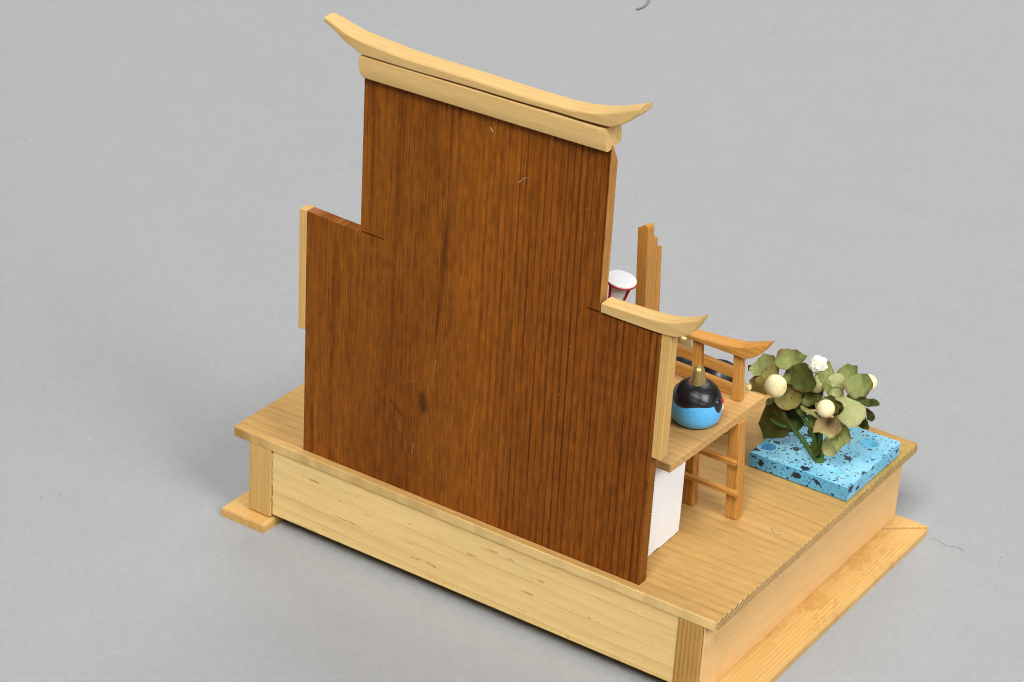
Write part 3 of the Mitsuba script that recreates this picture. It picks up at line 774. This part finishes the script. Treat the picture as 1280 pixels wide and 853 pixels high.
LEAVES = [
    ([[1.0309,0.6867,0.2271],[1.031,0.6967,0.234],[1.0373,0.713,0.246],[1.0478,0.7248,0.2555],[1.0677,0.7255,0.2584],[1.0843,0.7182,0.2555],[1.0782,0.7085,0.248],[1.0707,0.6961,0.2386],[1.062,0.6775,0.2247],[1.0561,0.6729,0.2208],[1.0413,0.6803,0.224]], [-0.1, -0.56, 0.82], 0.1, 1),
    ([[1.0881,0.7115,0.2591],[1.099,0.7056,0.2475],[1.1016,0.6987,0.2359],[1.0934,0.694,0.23],[1.0821,0.6846,0.2172],[1.0865,0.6744,0.2],[1.0932,0.668,0.1885],[1.0727,0.6656,0.1887],[1.0489,0.6623,0.1881],[1.0553,0.6748,0.2069],[1.0597,0.6829,0.219],[1.0725,0.6974,0.2396]], [0.11, -0.84, 0.53], -0.1, 2),
    ([[1.0934,0.6992,0.261],[1.0891,0.7122,0.2693],[1.0916,0.7249,0.2764],[1.1026,0.7364,0.2812],[1.1222,0.7425,0.2813],[1.1451,0.7391,0.2753],[1.1577,0.7355,0.271],[1.1556,0.7284,0.2672],[1.1385,0.7206,0.2656],[1.1293,0.7103,0.2611],[1.1288,0.6986,0.2544],[1.1284,0.6909,0.2499],[1.1141,0.6847,0.2488],[1.1029,0.687,0.2521]], [0.15, -0.5, 0.85], 0.22, 1),
    ([[1.1276,0.7086,0.251],[1.1382,0.7069,0.2661],[1.1571,0.7015,0.28],[1.1836,0.6923,0.2895],[1.2002,0.6841,0.2816],[1.2104,0.6774,0.2678],[1.213,0.6737,0.2526],[1.2051,0.6737,0.2346],[1.1772,0.6825,0.2189],[1.1578,0.6903,0.2183],[1.1411,0.6995,0.2315]], [-0.38, -0.91, 0.16], 0.12, 0),
    ([[1.1113,0.6856,0.1808],[1.1289,0.6937,0.1887],[1.1291,0.7081,0.2083],[1.1496,0.7085,0.2051],[1.1645,0.7058,0.1987],[1.1742,0.6959,0.1834],[1.1699,0.6874,0.1726],[1.1596,0.68,0.1645],[1.1477,0.6748,0.1594],[1.133,0.6735,0.1604],[1.1202,0.6768,0.1672]], [0.11, -0.8, 0.59], 0.1, 2),
    ([[1.0891,0.7091,0.1465],[1.107,0.6997,0.1593],[1.1359,0.6844,0.1525],[1.1581,0.6726,0.1373],[1.1649,0.669,0.1101],[1.1467,0.6787,0.086],[1.111,0.6976,0.0603],[1.0773,0.7154,0.0439],[1.0592,0.725,0.0608],[1.0547,0.7274,0.0842],[1.0643,0.7223,0.1158]], [-0.47, -0.88, 0.0], 0.1, 0),
    ([[1.1576,0.7111,0.1901],[1.1702,0.7178,0.2032],[1.192,0.718,0.2113],[1.2223,0.7067,0.2081],[1.2166,0.6988,0.1959],[1.2002,0.6944,0.1843],[1.1837,0.6937,0.1774],[1.17,0.6997,0.1801]], [-0.22, -0.77, 0.6], 0.08, 0),
    ([[1.186,0.7217,0.2539],[1.1955,0.7309,0.2614],[1.2061,0.735,0.2626],[1.2204,0.7283,0.2501],[1.2367,0.72,0.235],[1.2429,0.7099,0.2211],[1.2325,0.708,0.2224],[1.2157,0.711,0.2314],[1.1983,0.715,0.2419]], [0.21, -0.74, 0.64], -0.12, 1),
    ([[1.191,0.7633,0.2637],[1.1958,0.7703,0.2706],[1.2113,0.7671,0.2569],[1.2186,0.7631,0.2469],[1.2188,0.7543,0.2344],[1.2057,0.7486,0.2343],[1.1955,0.7533,0.2471]], [0.33, -0.77, 0.55], 0.05, 1),
    ([[1.2133,0.7335,0.2434],[1.2235,0.7518,0.2554],[1.2397,0.7591,0.2559],[1.252,0.7532,0.2465],[1.2596,0.7384,0.2311],[1.2596,0.7226,0.2175],[1.2476,0.7153,0.2156],[1.2365,0.7162,0.2203],[1.2242,0.7252,0.2324]], [0.26, -0.63, 0.73], -0.14, 3),
    ([[1.2614,0.7328,0.2495],[1.2672,0.7432,0.2622],[1.2823,0.7531,0.275],[1.3045,0.7553,0.2794],[1.3207,0.7484,0.2727],[1.3317,0.7375,0.2609],[1.3289,0.7269,0.2483],[1.3188,0.7214,0.2411],[1.3008,0.7131,0.2298],[1.2794,0.7186,0.2344]], [-0.05, -0.76, 0.65], 0.1, 1),
    ([[1.2915,0.7396,0.2117],[1.3115,0.7404,0.2225],[1.3399,0.7364,0.2328],[1.3548,0.7302,0.2339],[1.3655,0.7215,0.2306],[1.3555,0.7197,0.2238],[1.3339,0.7218,0.2151],[1.3101,0.7303,0.2118]], [-0.33, -0.67, 0.67], 0.06, 0),
    ([[1.3068,0.7562,0.1911],[1.3217,0.7473,0.1942],[1.3507,0.7292,0.1943],[1.3499,0.7287,0.1868],[1.3381,0.7341,0.1712],[1.3219,0.7445,0.173]], [-0.53, -0.84, 0.11], 0.05, 0),
    ([[1.3207,0.7189,0.1601],[1.3268,0.7229,0.1892],[1.3341,0.7206,0.1941],[1.344,0.7136,0.1844],[1.3502,0.7089,0.1766],[1.3494,0.7072,0.168],[1.3336,0.7129,0.1606]], [-0.42, -0.88, 0.21], 0.05, 0),
    ([[1.2688,0.6768,0.2386],[1.2833,0.69,0.2421],[1.2913,0.6891,0.2393],[1.3025,0.6923,0.2378],[1.3179,0.6973,0.2363],[1.3381,0.6932,0.2279],[1.3485,0.6801,0.2172],[1.3477,0.662,0.2067],[1.3387,0.6465,0.2003],[1.3276,0.6367,0.1978],[1.3094,0.6377,0.2037],[1.2965,0.6452,0.2119],[1.2999,0.663,0.2214],[1.2847,0.6711,0.2306]], [0.25, -0.49, 0.84], -0.14, 3),
    ([[1.2421,0.654,0.1801],[1.2493,0.6622,0.184],[1.2654,0.6695,0.185],[1.2802,0.6819,0.1897],[1.2932,0.6763,0.1827],[1.3,0.6681,0.1753],[1.2996,0.651,0.1637],[1.2948,0.6423,0.1589],[1.2873,0.6346,0.1555],[1.2683,0.6322,0.1586],[1.2549,0.6286,0.1594],[1.2507,0.6209,0.1552],[1.245,0.6286,0.1619]], [0.2, -0.55, 0.81], 0.14, 4),
    ([[1.2774,0.661,0.14],[1.2872,0.6672,0.1478],[1.2974,0.681,0.1678],[1.3055,0.6822,0.1682],[1.3171,0.6764,0.1566],[1.3247,0.6705,0.1457],[1.3187,0.6633,0.1353],[1.3112,0.6568,0.1264],[1.3047,0.649,0.1153],[1.2925,0.6517,0.1219],[1.2831,0.656,0.1308]], [0.11, -0.84, 0.53], 0.08, 1),
    ([[1.2494,0.6769,0.0944],[1.2465,0.6889,0.1086],[1.2513,0.6973,0.1157],[1.2602,0.6999,0.1148],[1.2695,0.6925,0.103],[1.2806,0.6888,0.0943],[1.2861,0.687,0.0901],[1.2751,0.6753,0.0819],[1.2632,0.671,0.0823],[1.2538,0.6724,0.0877]], [0.27, -0.71, 0.65], -0.06, 3),
    ([[1.182,0.691,0.1811],[1.1781,0.7097,0.1982],[1.1938,0.7153,0.2104],[1.2117,0.7083,0.2108],[1.2263,0.7014,0.21],[1.2166,0.6972,0.2018],[1.2097,0.6898,0.1915],[1.1957,0.6875,0.1834]], [-0.28, -0.68, 0.68], 0.06, 0),
    ([[1.2329,0.7017,0.213],[1.2481,0.7005,0.225],[1.2625,0.6956,0.2262],[1.284,0.6859,0.2219],[1.2825,0.681,0.2072],[1.2782,0.6773,0.1931],[1.2657,0.6844,0.1997],[1.2534,0.6935,0.2117]], [-0.33, -0.88, 0.33], 0.06, 0),
    ([[1.0163,0.7222,0.1742],[1.0246,0.7242,0.1879],[1.0395,0.7215,0.1956],[1.0436,0.7177,0.1895],[1.0344,0.7176,0.1799],[1.0267,0.7169,0.1705]], [-0.33, -0.88, 0.33], 0.06, 2),
    ([[1.1796,0.6813,0.1827],[1.1967,0.6832,0.179],[1.2171,0.6842,0.1731],[1.2276,0.6803,0.1658],[1.2159,0.6782,0.1676],[1.2013,0.6765,0.1707],[1.1857,0.6762,0.1756]], [0.23, -0.69, 0.69], 0.0, 1),
    ([[1.085,0.6907,0.1615],[1.098,0.6987,0.1665],[1.1048,0.6983,0.1652],[1.1017,0.6891,0.1578],[1.0934,0.6819,0.1528],[1.0865,0.6813,0.1532]], [0.11, -0.65, 0.75], 0.03, 1),
    ([[1.1803,0.7428,0.1285],[1.206,0.7326,0.1366],[1.2151,0.724,0.118],[1.2037,0.7231,0.0914],[1.2381,0.7063,0.0888],[1.246,0.6969,0.0646],[1.2263,0.7043,0.0567],[1.2031,0.7184,0.0704],[1.1885,0.732,0.099]], [-0.42, -0.88, 0.21], 0.05, 0),
    ([[1.0117,0.7145,0.2172],[1.0247,0.7099,0.2245],[1.0281,0.7075,0.222],[1.0226,0.7073,0.2099],[1.0154,0.7108,0.2098]], [-0.44, -0.87, 0.22], 0.02, 5),
]



def leaf(poly, n, cup, tint, seed):
    """A thin dried petal: a rounded outline in its own plane, cupped, waved, browned along its edge, with real thickness."""
    poly, n = np.array(poly), np.array(n) / np.linalg.norm(n)
    o = poly.mean(0)
    u = np.cross(n, [.2, .3, 1]); u /= np.linalg.norm(u)
    w = np.cross(n, u)
    q = np.c_[(poly - o) @ u, (poly - o) @ w]
    # smooth closed outline
    from scipy.interpolate import CubicSpline
    k = np.r_[np.arange(len(q)), 0]
    s = np.r_[0, np.cumsum(np.linalg.norm(np.diff(q[k], axis=0), axis=1))]
    lin = np.linspace(0, s[-1], 57)[:-1]
    smo = CubicSpline(s, q[k], bc_type='periodic')(lin)
    str_ = np.c_[np.interp(lin, s, q[k][:, 0]), np.interp(lin, s, q[k][:, 1])]
    edge = (.6 * smo + .4 * str_) * 1.03
    edge *= (1 + .035 * (meshkit.noise(np.c_[edge * 95, np.full(len(edge), seed * 5.)]) - .5) * 2)[:, None]
    R = np.sqrt((edge ** 2).sum(1)).mean()
    m, rr = len(edge), np.linspace(0, 1, 12)[1:]
    pts = np.vstack([[0, 0]] + [edge * r for r in rr])
    rad = np.r_[0, np.repeat(rr, m)]
    l2 = (pts ** 2).sum(1) / R ** 2
    h = 1.5 * cup * R * (1.6 * (l2 - .6)) + .30 * R * (meshkit.fbm(np.c_[pts / R * 1.5, np.full(len(pts), seed)], 3) - .5) * 2 * (.3 + rad) + .10 * R * rad ** 3 * (meshkit.noise(np.c_[pts / R * 4.5, np.full(len(pts), seed + 3.)]) - .5) * 2
    a0 = seed * 1.7
    d = pts @ np.array([np.cos(a0), np.sin(a0)])
    fo = pts @ np.array([-np.sin(a0), np.cos(a0)]) / R
    h += .16 * R * np.abs(fo + .35 * np.sin(seed * 2.1)) * np.sign(np.sin(seed * 3.7) + .3) + .07 * R * np.sin(3.1 * d / R + 2.3 * fo + seed) * rad
    h -= .030 * R * np.exp(-(d / (.05 * R)) ** 2)          # a vein pressed in
    top = o + pts[:, :1] * u + pts[:, 1:] * w + h[:, None] * n
    th = .0012 * (1 - .6 * rad ** 6)
    v = np.vstack([top, top - th[:, None] * n])
    f = [[0, 1 + j, 1 + (j + 1) % m] for j in range(m)]
    for i in range(len(rr) - 1):
        for j in range(m):
            a, b = 1 + i * m + j, 1 + i * m + (j + 1) % m
            f += [[a, a + m, b + m], [a, b + m, b]]
    N = len(top)
    f = np.array(f)
    e = 1 + (len(rr) - 1) * m
    rim = [[e + j, N + e + j, N + e + (j + 1) % m] for j in range(m)] + [[e + j, N + e + (j + 1) % m, e + (j + 1) % m] for j in range(m)]
    t = trimesh.Trimesh(v, np.vstack([f, f[:, ::-1] + N, rim]), process=False)
    if t.volume < 0: t.invert()
    c0, c1 = (np.array(c) for c in TINT[tint])
    nz = meshkit.fbm(np.c_[pts * 38, np.full(len(pts), seed * 3.3)], 4)
    fine = meshkit.noise(np.c_[pts * 330, np.full(len(pts), seed)])
    col = c0 + (c1 - c0) * np.clip((nz - .3) / .4, 0, 1)[:, None]
    br = np.clip((rad - .90 + .75 * (meshkit.noise(np.c_[pts * 32, np.full(len(pts), seed + 9.)]) - .5)) / .20, 0, 1) * .7
    if tint in (2, 4): br = np.clip(br + np.clip((nz - .52) * 3, 0, .5), 0, .9)
    col = col * (1 - br[:, None]) + EDGE * br[:, None]
    col = col * (.86 + .28 * fine[:, None])
    col = col * np.array([1.0, .96, .82])
    return t, np.clip(np.vstack([col, col * .95]), 0, 1)


# further leaves behind and between those in front, filling the clump
more = []
for c, r, n, cup, tint in EXTRA:
    n = np.array(n) / np.linalg.norm(n)
    u = np.cross(n, [.1, .2, 1]); u /= np.linalg.norm(u)
    w = np.cross(n, u)
    a = np.linspace(0, 2 * np.pi, 13)[:-1]
    rr_ = r * (1 + .18 * (rng.random(12) - .5)) * (1 - .22 * np.exp(-((a - 3.1) / .3) ** 2))
    more.append(([list(np.array(c) + rr_[j] * (np.cos(a[j]) * u * .85 + np.sin(a[j]) * w)) for j in range(12)], n, cup, tint))
for i, (poly, n, cup, tint) in enumerate(LEAVES + more):
    t, c = leaf(poly, n, cup, tint, i + 1.37)
    add(P_ + ('__leaf' if i == 0 else '__leaf_%03d' % i), t, 'leaf_paint', True, color=c)
base = (1.2347, .700, .0400)
stems = [([base, (1.2120, .700, .058), (1.1934, .700, .0753), (1.1575, .692, .111), (1.1300, .690, .1450)], (.0075, .0066, .0060, .0054, .0045)),
         ([(1.2330, .704, .040), (1.2216, .710, .0678), (1.2011, .710, .1113), (1.1655, .702, .1500), (1.145, .70, .185)], (.0070, .0060, .0054, .0046, .004)),
         ([(1.2360, .706, .040), (1.2440, .706, .085), (1.2560, .704, .128), (1.2760, .705, .175), (1.2950, .725, .225)], (.0075, .007, .006, .005, .004)),
         ([(1.2300, .708, .040), (1.2250, .715, .100), (1.2150, .722, .160), (1.205, .735, .215)], (.0070, .006, .005, .004)),
         ([(1.2560, .704, .128), (1.285, .715, .150), (1.325, .730, .182)], (.0045, .004, .003)),
         ([(1.1575, .692, .111), (1.125, .690, .105), (1.10, .694, .11)], (.005, .004, .003))]
for i, (p, r) in enumerate(stems):
    q = spline(p, 16)
    rr_ = np.interp(np.linspace(0, 1, 16), np.linspace(0, 1, len(r)), r)
    add(P_ + ('__stem' if i == 0 else '__stem_%03d' % i), tube(q, rr_ * (1 + .12 * (rng.random(16) - .5)), 10), 'stem_green', True)
wl = trimesh.creation.icosphere(subdivisions=3)
wl.vertices *= (1 + .30 * (meshkit.noise(wl.vertices * 2.4 + 3) - .5))[:, None] * np.array([.015, .013, .0075])
wl.apply_translation([1.2350, .7010, .0430])
add(P_ + '__glue_blob', wl, 'stem_green', True)
for i, (c, r, mat) in enumerate((((1.1206, .656, .2250), .0268, 'berry_cream'), ((1.2640, .640, .2220), .0212, 'berry_cream'), ((1.1761, .760, .2585), .0218, 'berry_white'), ((1.3020, .781, .2440), .0205, 'berry_cream'), ((1.0630, .6300, .2110), .0070, 'berry_cream'))):
    m = trimesh.creation.icosphere(subdivisions=4)
    k_ = .22 if mat == 'berry_white' else .035
    fq = 2.0 if mat == 'berry_white' else 1.1
    m.vertices *= (r * (1 + k_ * (meshkit.fbm(m.vertices * fq + 7 * i, 3) - .5) * 2))[:, None] * np.array([1, 1, 1.06 if i == 0 else 1])
    m.apply_translation(c)
    add(P_ + ('__berry' if i == 0 else '__berry_%03d' % i), m, mat, True)

# ------------------------------------------------------------------ lint
add('hair_fibre', tube(spline([(1.4312, .9872, -Z0 + .0012), (1.4521, .9897, -Z0 + .0030), (1.4746, .984, -Z0 + .0014), (1.5017, .9915, -Z0 + .0012), (1.5256, .9825, -Z0 + .001)], 24), .00032, 6), 'dark_hair_fibre', True)
tag('hair_fibre', 'thin dark hair lying on the paper beside the right foot moulding', 'hair')
add('hair_fibre_001', tube(spline([(-1.130, 3.92, -Z0 + .006), (-1.100, 3.80, -Z0 + .006), (-1.0800, 3.7300, -Z0 + .006), (-1.085, 3.69, -Z0 + .006)], 20), .0042, 6), 'grey_fibre', True)
tag('hair_fibre_001', 'dark curved fibre on the paper at the top edge of the picture', 'hair')
add('lint', tube(spline([(1.268, .416, .0014), (1.2760, .409, .0050), (1.2858, .4034, .0016), (1.2950, .406, .0030), (1.3020, .4015, .0012)], 20), .0010, 6), 'pale_fibre', True)
tag('lint', 'pale curl of lint on the open part of the deck', 'lint')
yl = YP - .0012
add('lint_001', tube(spline([(.768, yl, .872), (.7735, yl - .001, .876), (.7821, yl, .885), (.790, yl, .890)], 16), .0006, 6), 'pale_fibre', True)
tag('lint_001', 'pale thread of lint stuck to the upper right of the cedar wall', 'lint')
add('lint_002', tube(spline([(.690, yl, .9785), (.694, yl, .9737), (.697, yl, .9680)], 8), .0008, 6), 'pale_fibre', True)
tag('lint_002', 'short pale lint stuck to the cedar wall just under the lintel', 'lint')
